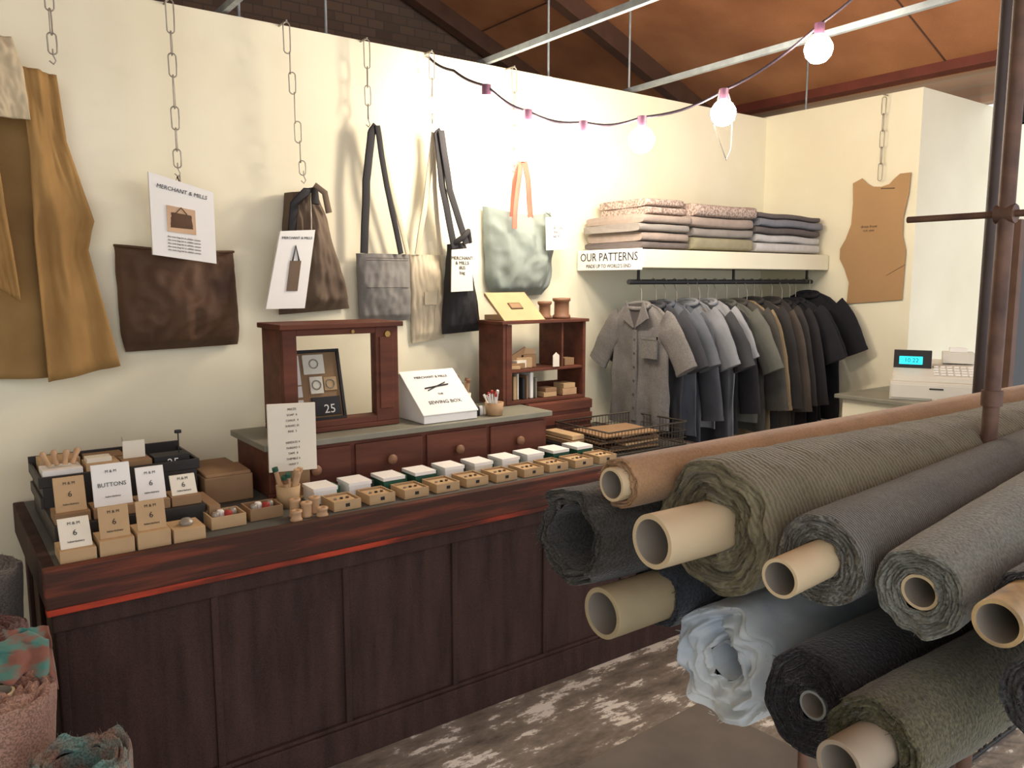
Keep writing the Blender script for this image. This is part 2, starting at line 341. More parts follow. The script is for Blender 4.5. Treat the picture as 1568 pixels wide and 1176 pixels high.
for x,y,mt in ((.69,2.53,M_kraft),(.82,2.55,M_kraft2)):
    w,d,h=.11,.10,.04
    q.box((x,y,TZ),(x+w,y+.005,TZ+h),mt);q.box((x,y+d-.005,TZ),(x+w,y+d,TZ+h),mt);q.box((x,y+.005,TZ),(x+.005,y+d-.005,TZ+h),mt);q.box((x+w-.005,y+.005,TZ),(x+w,y+d-.005,TZ+h),mt);q.box((x+.005,y+.005,TZ),(x+w-.005,y+d-.005,TZ+.01),mt)
    for k in range(4): q.lathe((x+.025+.02*k,y+.04+.02*(k%2),TZ+.01),[(0,0),(.012,0),(.013,.03),(.009,.036),(0,.036)],[M_steel,M_white,M_red,M_steel][k],seg=12)
q.obj("open_trays_of_notions",.001)
# ================= stepped stand on left
q=MB()
M_std=mat('black_stand',(50,46,44),.5)
q.box((.27,2.62,TZ),(.70,2.86,.955),M_std)
q.box((.27,2.86,TZ),(.74,3.14,1.02),M_std)
q.box((.26,2.86,1.02),(.75,2.87,1.055),M_std); q.box((.26,3.13,1.02),(.75,3.14,1.075),M_std); q.box((.26,2.87,1.02),(.27,3.13,1.055),M_std); q.box((.74,2.87,1.02),(.75,3.13,1.055),M_std)
q.box((.262,2.855,.955),(.272,3.14,.99),M_std)
q.obj("tiered_display_stand",.002)
q=MB(); texts=[]
def openbox(x,y,z,w,d,h,mt,card=None,ch=.1,lean=.02,cm=None,txt=None):
    q.box((x,y,z),(x+w,y+d,z+h),mt)
    if card:
        q.prism([(y+.02,z+h),(y+.026,z+h),(y+.026+lean,z+h+ch),(y+.02+lean,z+h+ch)],x+.006,x+w-.006,cm,'YZ')
        if txt:
            for s_,f,sz in (("M & M",.82,.012),(txt,.5,.024),("haberdashery",.22,.008)):
                texts.append((s_,(x+w/2,y+.0185+lean*f,z+h+ch*f),(math.pi/2-math.atan2(lean,ch),0,0),sz))
for i,(x,h,ch) in enumerate(((.262,.035,.075),(.362,.045,.09),(.462,.05,.085),(.562,.04,.0))):
    openbox(x,2.465,TZ,.092,.11,h,M_kraft,ch>0,ch,[.05,.02,.02,0][i],M_kraft if i else M_cream,'6')
q.lathe((.61,2.51,TZ+.04),[(0,0),(.02,0),(.022,.01),(.012,.02),(0,.022)],M_steel,seg=12)
for i,(x,w,cm,ch,lz) in enumerate(((.275,.095,M_kraft,.10,.03),(.378,.12,M_white,.125,.03),(.502,.095,M_white,.10,.03),(.602,.09,M_cream,.06,.03))):
    openbox(x,2.64,.955,w,.1,lz,M_kraft2,True,ch,.03,cm,'6' if i!=1 else 'BUTTONS')
openbox(.275,2.88,1.02,.115,.10,.05,M_white); openbox(.40,2.88,1.02,.10,.10,.055,M_kraft); openbox(.51,2.88,1.02,.09,.1,.05,M_kraft2); openbox(.61,2.89,1.02,.115,.08,.05,M_blk)
openbox(.28,3.0,1.02,.12,.10,.06,M_kraft); openbox(.42,3.01,1.02,.12,.10,.05,M_kraft2)
q.box((.405,2.9,1.0751),(.48,2.96,1.09),M_cream)
q.box((.705,2.6,TZ),(.74,2.8,.95),M_kraft2)
q.prism([(.52,1.07),(.59,1.07),(.59,1.13),(.52,1.13)],2.93,2.934,M_cream); q.cyl((.525,2.935,1.07),(.525,2.96,1.14),.002,M_steel,seg=6)
q.cyl((.70,2.93,1.07),(.70,2.93,1.14),.0025,M_blk,seg=6); q.cyl((.70,2.93,1.14),(.70,2.93,1.15),.012,M_blk,seg=10)
o=q.obj("boxed_sewing_notions",.0015)
for t,l,r,sz in texts: text(t,o,l,r,sz if t!='BUTTONS' else .018,M_ink)
text("25",o,(.67,2.888,1.045),RX,.04,M_white)
q=MB()
for k in range(4):
    a=V((.30+.022*k,2.92,1.078)); b_=a+V((.012*(k-1.5),.015*(k%2),.04)); q.sweep([a,a.lerp(b_,.5),b_,b_+V((0,0,.008))],[.008,.007,.011,.005],M_wood,10)
q.obj("wooden_darning_tools")
# ================= wire basket
q=MB(); a,b,y0,y1,z0,z1=2.42,2.93,2.56,2.93,TZ,1.0
M_wire=mat('dark_wire',(84,76,66),.5,metal=.4)
for z in (z0+.003,z1): q.sweep([(a,y0,z),(b,y0,z),(b,y1,z),(a,y1,z)],.004,M_wire,6,closed=True)
for zz in (z0+.035,z0+.07): q.sweep([(a,y0,zz),(b,y0,zz),(b,y1,zz),(a,y1,zz)],.0018,M_wire,6,closed=True)
for i in range(26):
    x=a+(b-a)*i/25; q.cyl((x,y0,z0),(x,y0,z1),.0015,M_wire,seg=5); q.cyl((x,y1,z0),(x,y1,z1),.0015,M_wire,seg=5); q.cyl((x,y0,z0+.003),(x,y1,z0+.003),.0015,M_wire,seg=5)
for i in range(18):
    y=y0+(y1-y0)*i/17; q.cyl((a,y,z0),(a,y,z1),.0015,M_wire,seg=5); q.cyl((b,y,z0),(b,y,z1),.0015,M_wire,seg=5)
o=q.obj("wire_basket")
q=MB()
for i in range(7): q.box((2.45+.05*(i%3),2.6+.03*(i%2),TZ+.008+i*.011),(2.78+.03*(i%2),2.84,TZ+.016+i*.011),[M_kraft2,M_wood2,M_kraft][i%3],rz=.08*(i%3-1))
q.obj("paper_packets",.001,parent=o)
q=MB()
for i in range(4): q.box((2.3+.01*i,2.7,TZ+.001+i*.022),(2.40,2.9,TZ+.02+i*.022),[M_kraft,M_blk,M_kraft2,M_kraft][i])
q.box((2.30,2.62,TZ),(2.39,2.69,TZ+.03),M_kraft)
q.obj("stack_of_small_boxes",.0015)
# ================= chains
def chain(x,y,z0,z1,tilt=0):
    q=MB(); z=z1; i=0; L=.085
    q.cyl((x,3.3,z1+.004),(x,y-.005,z1+.004),.004,M_steel,seg=8)
    while z-z0>.02:
        l=min(L if i%3 else .12,z-z0); w=.014
        pts=[]
        for k in range(16):
            t=2*math.pi*k/16; c_,s_=math.cos(t),math.sin(t)
            o_=w*c_; h_=(l/2-w)*(1 if s_>0 else -1 if s_<0 else 0)+w*s_
            pts.append((x+tilt*(z1-z)+(o_ if i%2==0 else o_*.35),y+(0 if i%2==0 else o_*.9),z-l/2+h_))
        q.sweep(pts,.0026,M_steel,6,closed=True); z-=l-.008; i+=1
    xe=x+tilt*(z1-z)
    q.sweep([(xe,y,z+.01),(xe,y,z-.01),(xe+.008,y,z-.028),(xe,y,z-.04),(xe-.012,y,z-.03)],.0026,M_steel,6)
    return q.obj("hanging_chain")
chain(.82,3.22,2.09,2.69); chain(1.26,3.22,2.10,2.69,tilt=.09); chain(1.62,3.24,2.36,2.69); chain(1.94,3.24,2.38,2.69); chain(2.395,3.23,2.22,2.69); chain(.43,3.2,2.43,2.69)
# ================= bags
M_wax=mat('waxed_brown_canvas',(102,76,56),.68,scale=4,rgb2=(70,51,39),bump=.25,bscale=60,spec=.25)
M_tan=mat('brown_canvas',(110,92,74),.78,scale=5,rgb2=(82,68,56),bump=.2,bscale=250)
M_graycl=mat('grey_canvas',(126,123,118),.85,scale=5,var=.12,bump=.3,bscale=250)
M_natural=mat('natural_canvas',(212,198,170),.85,scale=5,var=.1,bump=.25,bscale=250)
M_black=mat('black_canvas',(46,44,46),.8,scale=5,bump=.2,bscale=250)
M_sage=mat('sage_canvas',(136,146,139),.85,scale=4,var=.14,bump=.25,bscale=250)
M_coral=mat('coral_webbing',(218,108,88),.8)
def bag(q,quad,yb,depth,mt,wr=.01,seed=0,n=28,pinch=0,round_=.0):
    TL,TR,BR,BL=[V((c[0],0,c[1])) for c in quad]
    def P(u,v,front):
        a=TL.lerp(TR,u); b=BL.lerp(BR,u); c=a.lerp(b,v)
        mid=(TL.lerp(BL,v)+TR.lerp(BR,v))/2
        if round_:
            if v>.75:
                f=1-round_*((v-.75)/.25)**2; c=V((mid.x+(c.x-mid.x)*f,0,c.z))
            c.z-=pinch*math.sin(math.pi*u)*(1-v)
        bul=max(0,math.sin(math.pi*u))**.45*(.3+.7*math.sin(math.pi*min(1,.12+v*.8)))*min(1,(1-v)*9+.15)
        w=nz(u*5+seed,v*3,seed)*1.0+nz(u*11,v*6+seed,1)*.5+.35*(1-abs(nz(u*7+v*4,v*5-u*2,seed))*4)*(.5 if n>10 else 0)
        y=yb-depth*bul-wr*w*min(1,bul*2) if front else yb
        c.x+=.004*nz(v*6+seed,u)*1.0
        return V((c.x,y,c.z))
    if n>10: n=44
    q.grid(lambda u,v:P(u,v,True),n,n,mt)
    q.grid(lambda u,v:P(u,v,False),n,n,mt)
q=MB(); bag(q,[(.595,1.80),(1.03,1.785),(1.045,1.415),(.60,1.405)],3.28,.10,M_wax,.024,3,pinch=.012,round_=.06)
q.sweep([(.595+.435*i/12,3.275-.095*math.sin(math.pi*i/12)**.5,1.80-.0012*i-.012*math.sin(math.pi*i/12)) for i in range(13)],.005,M_wax,6)
q.sweep([(.80,3.26,1.80),(.79,3.255,1.95),(.82,3.235,2.06),(.86,3.25,1.95),(.87,3.26,1.79)],.012,M_wax,8,r2=.003,wdir=(1,0,0))
q.obj("waxed_canvas_tote_bag")
q=MB(); C=[(.70,1.765),(.925,1.735),(.925,2.0),(.70,2.06)]
q.prism(C,3.15,3.165,M_white); q.prism([(.755,1.85),(.855,1.84),(.855,1.93),(.755,1.945)],3.147,3.15,mat('photo_print',(214,178,142),.5))
bag(q,[(.77,1.92),(.84,1.91),(.845,1.86),(.765,1.865)],3.1465,.003,M_wax,.0,2,8)
q.sweep([(.785,3.1455,1.915),(.805,3.1455,1.937),(.825,3.1455,1.913)],.002,M_wax,5)
q.cyl((.81,3.158,2.03),(.82,3.20,2.06),.003,M_steel,seg=6)
o=q.obj("bag_kit_package")
text("MERCHANT & MILLS",o,(.813,3.1485,1.995),(math.pi/2,.2,0),.020,M_ink)
for i in range(5): text("the tote bag kit in oilskin canvas",o,(.812,3.1485,1.826-.012*i),(math.pi/2,.12,0),.009,M_brownink)
q=MB(); bag(q,[(1.25,2.03),(1.385,2.04),(1.535,1.55),(1.20,1.53)],3.28,.12,M_tan,.02,9,round_=.05)
q.sweep([(1.245,3.2,1.86),(1.255,3.19,1.98),(1.30,3.17,2.03),(1.34,3.18,2.05),(1.33,3.15,1.98)],.018,M_black,8,r2=.004,wdir=(1,0,0))
q.sweep([(1.40,3.18,1.95),(1.38,3.17,2.03),(1.34,3.18,2.06)],.014,M_tan,8,r2=.004,wdir=(1,0,0))
q.obj("brown_canvas_tote_bag")
q=MB(); q.prism([(1.10,1.56),(1.26,1.56),(1.315,1.875),(1.17,1.865)],3.125,3.14,M_white)
q.prism([(1.185,1.63),(1.23,1.63),(1.25,1.75),(1.205,1.75)],3.121,3.125,M_tan); q.sweep([(1.215,3.122,1.75),(1.23,3.122,1.81),(1.242,3.122,1.75)],.003,M_blk,5)
q.cyl((1.30,3.13,1.85),(1.33,3.2,2.03),.003,M_steel,seg=6)
o=q.obj("shoulder_bag_kit_package")
text("MERCHANT & MILLS",o,(1.238,3.1235,1.84),(math.pi/2,-.02,0),.014,M_ink)
def strap(q,pts,mt,w=.018,wd=(1,0,0)):
    P=[]
    for i in range(len(pts)-1):
        for k in range(6): P.append(V(pts[i]).lerp(V(pts[i+1]),k/6))
    P.append(V(pts[-1]))
    for i,x in enumerate(P): x.x+=.003*nz(i*.4,w*100)
    q.sweep(P,w,mt,8,r2=.003,wdir=wd)
q=MB(); bag(q,[(1.56,1.79),(1.825,1.79),(1.83,1.49),(1.565,1.49)],3.27,.05,M_graycl,.01,5,round_=.03)
strap(q,[(1.585,3.24,1.79),(1.60,3.23,2.1),(1.625,3.225,2.30),(1.65,3.225,2.335)],M_black,.019)
strap(q,[(1.66,3.225,2.33),(1.70,3.23,2.15),(1.80,3.235,1.79)],M_natural,.012)
strap(q,[(1.65,3.22,2.335),(1.69,3.215,2.08),(1.76,3.225,1.79)],M_black,.014)
for z in (1.77,1.76,1.64): q.sweep([(1.565+.26*i/10,3.262-.046*math.sin(math.pi*i/10)**.45-.004,z) for i in range(1,10)],.0012,M_black,5)
q.obj("grey_canvas_shoulder_bag")
q=MB(); bag(q,[(1.83,1.79),(2.0,1.79),(2.02,1.40),(1.84,1.38)],3.285,.04,M_natural,.012,12,round_=.03)
strap(q,[(1.86,3.26,1.79),(1.90,3.25,2.0),(1.945,3.235,2.34)],M_natural,.014); strap(q,[(1.98,3.25,1.79),(1.95,3.245,2.1),(1.945,3.24,2.34)],M_natural,.012)
q.box((1.885,3.235,1.56),(1.95,3.24,1.62),M_natural)
q.obj("natural_canvas_tote_bag")
q=MB(); bag(q,[(2.01,1.84),(2.10,1.85),(2.20,1.43),(1.97,1.42)],3.24,.09,M_black,.012,21,round_=.08)
strap(q,[(2.02,3.19,1.82),(1.965,3.2,2.1),(1.945,3.21,2.33),(1.96,3.2,2.345)],M_black,.018)
strap(q,[(1.96,3.2,2.345),(2.0,3.19,2.08),(2.08,3.18,1.84)],M_black,.018)
q.sweep([(2.02,3.2,1.84),(2.05,3.16,1.87),(2.09,3.18,1.9),(2.11,3.2,1.85)],.014,M_black,8)
q.obj("black_canvas_bottle_bag")
q=MB(); q.prism([(1.96,1.62),(2.08,1.625),(2.07,1.82),(1.965,1.81)],3.125,3.13,M_cream); o=q.obj("bag_label")
text("MERCHANT\n& MILLS\nIRIS\nbag",o,(2.02,3.1235,1.74),RX,.022,M_ink)
q=MB(); bag(q,[(2.235,2.03),(2.655,2.02),(2.655,1.60),(2.255,1.59)],3.275,.12,M_sage,.022,31,pinch=.03,round_=.25)
strap(q,[(2.36,3.2,1.98),(2.37,3.19,2.15),(2.395,3.18,2.24),(2.42,3.18,2.24),(2.45,3.19,2.16),(2.475,3.2,1.98)],M_coral,.016)
strap(q,[(2.335,3.15,1.92),(2.35,3.155,2.05),(2.385,3.165,2.22)],M_coral,.014)
q.obj("sage_canvas_tote_bag")
q=MB(); q.prism([(2.52,1.82),(2.65,1.83),(2.645,1.985),(2.515,1.98)],3.13,3.134,M_white); q.cyl((2.55,3.13,1.985),(2.54,3.17,2.01),.0015,M_ink,seg=5); o=q.obj("price_tag")
text("ORTON\nBAG\nkit 32",o,(2.585,3.1285,1.91),RX,.02,M_ink)
# ================= ochre coat on left
M_och=mat('ochre_canvas',(170,134,80),.85,scale=4,rgb2=(146,112,64),bump=.2,bscale=250)
M_och2=mat('ochre_canvas_dark',(158,126,76),.85,scale=4,rgb2=(134,104,62),bump=.2,bscale=250)
M_creamcl=mat('cream_linen',(204,188,156),.85,scale=4,bump=.2,bscale=250)
def interp(pts,v):
    n=len(pts)-1; x=v*n; i=min(int(x),n-1); return V(pts[i]).lerp(V(pts[i+1]),x-i)
def cloth(q,left,right,mt,amp,fr,seed,nu=30,nv=36):
    def fn(u,v):
        a=interp(left,v); b=interp(right,v); c=a.lerp(b,u)
        c.y-=amp*(.5+.5*math.sin(fr*u*6.28+seed+2*nz(v*2,seed)))*(.3+.7*v)+.02*nz(u*3,v*3,seed)+.008*nz(u*9,v*9,seed)
        return c
    q.grid(fn,nu,nv,mt)
q=MB()
cloth(q,[(-.1,3.26,2.36),(-.12,3.26,1.8),(-.12,3.26,1.34)],[(.36,3.26,2.38),(.37,3.26,1.8),(.38,3.26,1.33)],M_och2,.035,2.5,1)
cloth(q,[(.325,3.2,2.38),(.34,3.2,2.1),(.335,3.2,1.8),(.345,3.19,1.32)],[(.44,3.24,2.37),(.455,3.24,2.15),(.525,3.24,1.88),(.50,3.24,1.78),(.58,3.24,1.36)],M_och,.03,1.6,4)
cloth(q,[(.18,3.17,2.46),(.2,3.16,2.3),(.25,3.16,2.2)],[(.31,3.18,2.46),(.335,3.17,2.36),(.345,3.17,2.2)],M_creamcl,.012,1,2)
cloth(q,[(.13,3.16,2.36),(.15,3.15,1.95),(.2,3.15,1.66)],[(.22,3.16,2.36),(.25,3.15,1.95),(.275,3.15,1.60)],M_och,.02,1.2,7)
q.obj("ochre_work_coat",solid=.004)
# ================= patterns shelf + sign + folded fabrics
q=MB(); q.box((2.87,2.81,1.735),(4.45,3.3,1.825),M_wall); q.obj("patterns_wall_ledge",.003)
q=MB(); q.box((2.862,2.815,1.725),(2.869,3.29,1.83),M_white); o=q.obj("patterns_sign",.001)
text("OUR PATTERNS",o,(2.8605,3.052,1.79),(math.pi/2,0,-math.pi/2),.06,M_ink); text("MADE UP TO WORLD'S END",o,(2.8605,3.052,1.745),(math.pi/2,0,-math.pi/2),.026,M_ink)
def slab(q,x0,x1,y0,y1,z0,z1,mt,seed):
    nx=18; sg=32; rings=[]
    for i in range(nx+1):
        x=x0+(x1-x0)*i/nx; e=.97 if i in (0,nx) else 1; ring=[]
        for k in range(sg):
            t=2*math.pi*k/sg; c,s_=math.cos(t),math.sin(t)
            yy=(y0+y1)/2+(y1-y0)/2*math.copysign(abs(c)**.28,c)*e; zz=(z0+z1)/2+(z1-z0)/2*math.copysign(abs(s_)**.42,s_)*(e*.98)
            w=nz(x*7+seed,yy*7,seed*3)
            ring.append(V((x+.008*nz(yy*9,zz*20,seed),yy+.012*w,zz+.008*nz(x*5,yy*4,3)*min(1,(z0-1.83)*20))))
        rings.append(ring)
    vs=[a for r in rings for a in r]
    q.add(vs,[(i*sg+k,i*sg+(k+1)%sg,(i+1)*sg+(k+1)%sg,(i+1)*sg+k) for i in range(nx) for k in range(sg)],mt,True)
    q.add(rings[0],[tuple(range(sg))[::-1]],mt); q.add(rings[-1],[tuple(range(sg))],mt)
def F_(n,c): return mat(n,c,.95,scale=30,var=.08,bump=.2,bscale=200,spec=.1)
FM=dict(g=F_('folded_grey',(146,140,134)),p=F_('folded_pinkbrown',(158,144,134)),o=F_('folded_olive',(150,144,120)),d=F_('folded_dark',(104,97,96)),w=F_('folded_white',(196,194,192)),b=F_('folded_blue',(128,130,138)),
 t=mat('folded_tweed_check',(184,166,154),.9,scale=90,rgb2=(132,114,106),ramp=(.42,.58),bump=.3))
def stack(x0,x1,seq,zt):
    q=MB(); z=1.8305
    tot=sum(h for _,h in seq); k=(zt-z)/tot
    for i,(c,h) in enumerate(seq):
        hh=h*k; j=.016*math.sin(i*2.3)
        slab(q,x0+j,x1+j*.5,2.84+.010*math.sin(i*1.7),3.27,z,z+hh*1.06,FM[c],i+x0*10); z+=hh
    return q.obj("folded_fabric_stack")
stack(2.89,3.24,[('d',1.0),('p',1.4),('g',1.2),('p',1.3)],1.995)
stack(3.27,3.77,[('o',1.6),('g',1.2),('p',1.3),('t',1.6)],2.07)
stack(3.80,4.41,[('w',1.5),('w',1.3),('d',1.1),('b',1.3),('d',.9)],2.05)
q=MB(); slab(q,2.99,3.28,2.90,3.25,2.003,2.045,FM['t'],3); slab(q,2.98,3.24,2.89,3.26,2.043,2.085,FM['t'],5); q.obj("folded_tweed")
# ================= garments
q=MB(); q.cyl((2.88,2.92,1.665),(4.45,2.92,1.665),.013,M_blk)
for x in (2.95,3.7,4.4): q.cyl((x,2.92,1.67),(x,2.92,1.735),.008,M_blk,seg=8)
q.obj("clothes_rail")
def garment(name,X,mt,hw=.22,zt=1.55,zb=.93,th=.028,sl=.26,collar=True,seed=0,placket=False,yc=2.91,splay=.55):
    q=MB(); sg=40; rings=[]; nr=30
    for i in range(nr+1):
        v=i/nr
        z=zb+(zt-zb)*v
        if v>.86: w=.075+(hw-.075)*(1-((v-.86)/.14))**.62
        else: w=hw*(1.04-.06*math.sin(v*2.8))
        if i==nr: w=.07
        ring=[]
        for k in range(sg):
            t=2*math.pi*k/sg; c,s_=math.cos(t),math.sin(t)
            f=.012*math.sin(yc+7*c+seed)*(1-v)+.014*nz(c*3+seed,v*3,seed)+.010*nz(c*8,v*6,seed)
            x=X+th*math.copysign(abs(s_)**.7,s_)*(1-.45*abs(c))+f
            ring.append(V((x,yc+w*c+.006*nz(v*4,seed,c),z+(.008*nz(c*2,seed) if i==0 else 0))))
        rings.append(ring)
    q.add([a for r in rings for a in r],[(i*sg+k,i*sg+(k+1)%sg,(i+1)*sg+(k+1)%sg,(i+1)*sg+k) for i in range(nr) for k in range(sg)],mt,True)
    if sl:
        for s_ in (-1,1):
            p0=V((X,yc+s_*(hw-.06),zt-.09)); p1=V((X-.003,yc+s_*(hw+.02),zt-.14)); ln=sl
            p2=p1+V((.0,s_*splay*ln*.5,-ln*.85)); P=[];r=[];r2=[]
            for k in range(12):
                t=k/11; c=(p0*(1-t)**2+p1*2*t*(1-t)+p2*t*t); c.x+=.008*nz(t*4,seed,s_); P.append(c); r.append(.078-.010*t+.004*nz(t*7,seed)); r2.append(.016+.006*abs(math.sin(t*5)))
            q.sweep(P,r,mt,18,wdir=(0,1,.35*s_),r2=r2)
            q.sweep([P[-1]-V((0,0,.0)),P[-1]+(P[-1]-P[-2]).normalized()*.02],[r[-1]*1.03]*2,mt,18,wdir=(0,1,.35*s_),r2=[r2[-1]*1.15]*2)
    if collar:
        q.sweep([(X-.02+.02*math.cos(t),yc+.072*math.sin(t),zt-.01+.015*math.cos(t)) for t in [i*2*math.pi/20 for i in range(20)]],.012,mt,8,closed=True)
    if placket:
        dk=mat('shirt_inner_dark',(80,76,76),.9)
        x=X-th-.014
        q.prism([(yc-.055,zt),(yc+.055,zt),(yc,zt-.14)],x+.002,x+.010,dk,'YZ')
        for s_ in (-1,1): q.prism([(yc+s_*.06,zt+.015),(yc+s_*.008,zt-.12),(yc+s_*.095,zt-.07)][::s_],x-.008,x+.002,mt,'YZ')
        q.box((x-.001,yc-.014,zb+.03),(x+.006,yc+.014,zt-.13),mt)
        for k in range(6): q.cyl((x-.004,yc,zt-.18-.07*k),(x,yc,zt-.18-.07*k),.006,dk,seg=10)
        q.box((x+.0,yc-.15,zt-.27),(x+.01,yc-.05,zt-.16),mt); q.box((x-.002,yc-.15,zt-.175),(x+.01,yc-.05,zt-.16),mt)
    q.sweep([(X,yc-.15,zt-.07),(X,yc,zt+.01),(X,yc+.15,zt-.07)],.006,M_wood2,8)
    q.sweep([(X,yc,zt+.01),(X,yc,zt+.07),(X,yc+.012,zt+.09),(X,yc+.022,1.665),(X,2.92+.017,1.677),(X,2.92+.005,1.683),(X,2.905,1.675)],.0025,M_steel,6)
    # cloth that reaches the plaster lies flat against it
    q.v=[(min(x,4.448),(y if y<3.26 else 3.26+.028*(1-math.exp(-(y-3.26)/.03))),z) for x,y,z in q.v]
    return q.obj(name)
def G(n,c): return mat('cloth_'+n,c,.92,scale=9,var=.12,bump=.25,bscale=220,spec=.15)
garment("linen_shirt",2.955,mat('cloth_grey_linen',(124,121,119),.92,scale=14,var=.12,bump=.3,bscale=260,speck=.25,spec=.15),hw=.20,zt=1.555,zb=.93,sl=.19,placket=True,seed=1,th=.03,splay=.9,yc=2.90)
seq=[("shirt",(66,67,72),.24,.86),("shirt",(98,102,110),.24,.88),("shirt",(84,87,94),.5,.82),("shirt",(134,137,142),.26,.9),("shirt",(68,69,72),.24,.8),("dress",(150,152,156),.22,.74),
("shirt",(54,54,57),.5,.84),("shirt",(102,103,96),.3,.9),("shirt",(80,78,73),.5,.84),("coat",(146,128,100),.5,.76),("jacket",(60,58,57),.52,.8),("coat",(88,80,73),.52,.74),("jacket",(66,63,61),.52,.78),("jacket",(52,50,52),.5,.8),("shirt",(42,42,46),.27,.82),("shirt",(46,46,50),.27,.84)]
for i,(n,c,sl_,zb) in enumerate(seq):
    X=3.06+i*.081
    garment(n,X,G("%s_%d"%(n,i),c),hw=.20+.02*math.sin(i*1.9),zt=1.555+.012*math.sin(i*2.7),zb=zb,sl=sl_*(.8 if sl_<.4 else 1),seed=i*3.1+2,th=.024,yc=2.90+.012*math.sin(i*1.3),splay=.7 if sl_<.4 else .22)
garment("black_shirt",4.375,G("black_tee",(38,38,42)),hw=.23,zt=1.60,zb=.84,sl=.22,seed=77,th=.03,yc=2.88,splay=.7)
# ================= card pattern on right wall
q=MB()
poly=[(2.675,2.235),(2.62,2.258),(2.585,2.225),(2.55,2.205),(2.50,2.20),(2.455,2.21),(2.43,2.235),(2.395,2.262),(2.335,2.262),(2.34,2.15),(2.362,2.02),(2.36,1.92),(2.337,1.84),(2.342,1.565),(2.50,1.55),(2.675,1.535),(2.668,1.66),(2.70,1.74),(2.735,1.80),(2.735,1.86),(2.70,1.92),(2.672,2.0),(2.668,2.12)]
q.prism(poly,4.445,4.45,mat('oak_tag_card',(172,136,94),.75,scale=3,var=.08),'YZ')
q.cyl((4.444,2.44,1.70),(4.444,2.335,1.76),.0015,M_brownink,seg=5); q.cyl((4.444,2.50,2.19),(4.444,2.42,2.185),.003,M_brownink,seg=5)
o=q.obj("card_garment_pattern",.001)
text("dress front\ncut one",o,(4.4435,2.56,1.97),(math.pi/2,0,-math.pi/2),.022,M_brownink)
q=MB(); z=2.69;i=0
q.cyl((4.458,2.5,2.7),(4.41,2.5,2.7),.004,M_steel,seg=8)
while z>2.27:
    pts=[]
    for k in range(14):
        t=2*math.pi*k/14; c_,s_=math.cos(t),math.sin(t); pts.append((4.425+(0 if i%2==0 else .012*c_),2.5+(.013*c_ if i%2==0 else .003*c_),z-.05+.035*(1 if s_>0 else -1 if s_<0 else 0)+.014*s_))
    q.sweep(pts,.0025,M_steel,6,closed=True); z-=.09;i+=1
q.obj("hanging_chain")
# ================= cable and bulbs
B0=[(2.176,3.15,2.457,2.95),(2.3,3.0,2.337,2.82),(2.505,2.85,2.287,2.68),(2.73,2.7,2.311,2.53),(2.992,2.45,2.421,2.30),(3.173,2.1,2.65,1.98)]
B=[(x*n/y,n,1.67+(z-1.67)*n/y) for x,y,z,n in B0]
b6=B[5]
pts=[V((1.956,3.29,2.68)),V((2.0,3.15,2.60))]+[V((b[0],b[1],b[2]+.095)) for b in B]+[V((b6[0]+.02,b6[1]-.3,b6[2]+.28))]
sm=[]
for i in range(len(pts)-1):
    p0=pts[max(i-1,0)];p1=pts[i];p2=pts[i+1];p3=pts[min(i+2,len(pts)-1)]
    for k in range(8):
        t=k/8; sm.append(.5*((2*p1)+(p2-p0)*t+(2*p0-5*p1+4*p2-p3)*t*t+(3*p1-p0-3*p2+p3)*t**3)-V((0,0,.012*math.sin(math.pi*t))))
sm.append(pts[-1])
M_cable=mat('black_cable',(54,44,54),.5); M_sock=mat('dark_plum_socket',(96,62,82),.5)
M_bulb=mat('lit_bulb',(255,240,220),.3,emit=150,var=0)
q=MB(); q.sweep(sm,.006,M_cable,8); q.cyl(pts[-1],(pts[-1].x,pts[-1].y,zr(pts[-1].x)),.005,M_cable)
for i,b in enumerate(B):
    r=[.038,.054,.056,.056,.054,.056][i]
    q.cyl((b[0],b[1],b[2]+.10),(b[0],b[1],b[2]+.05),.02,M_sock)
    q.lathe((b[0],b[1],b[2]),[(.016,.066),(.02,.055),(r*.72,r*.7),(r*.95,r*.3),(r,0),(r*.86,-r*.5),(r*.5,-r*.87),(0,-r)],M_bulb,24)
b=B[4]; q.sweep([(b[0]+.02,b[1],b[2]+.1),(b[0]+.06,b[1],b[2]+.03),(b[0]+.06,b[1],b[2]-.14),(b[0]+.03,b[1],b[2]-.19),(b[0]+.01,b[1],b[2]-.16),(b[0]-.06,b[1],b[2]-.05),(b[0]-.03,b[1],b[2]+.09)],.0022,M_steel,6)
q.obj("festoon_lights")
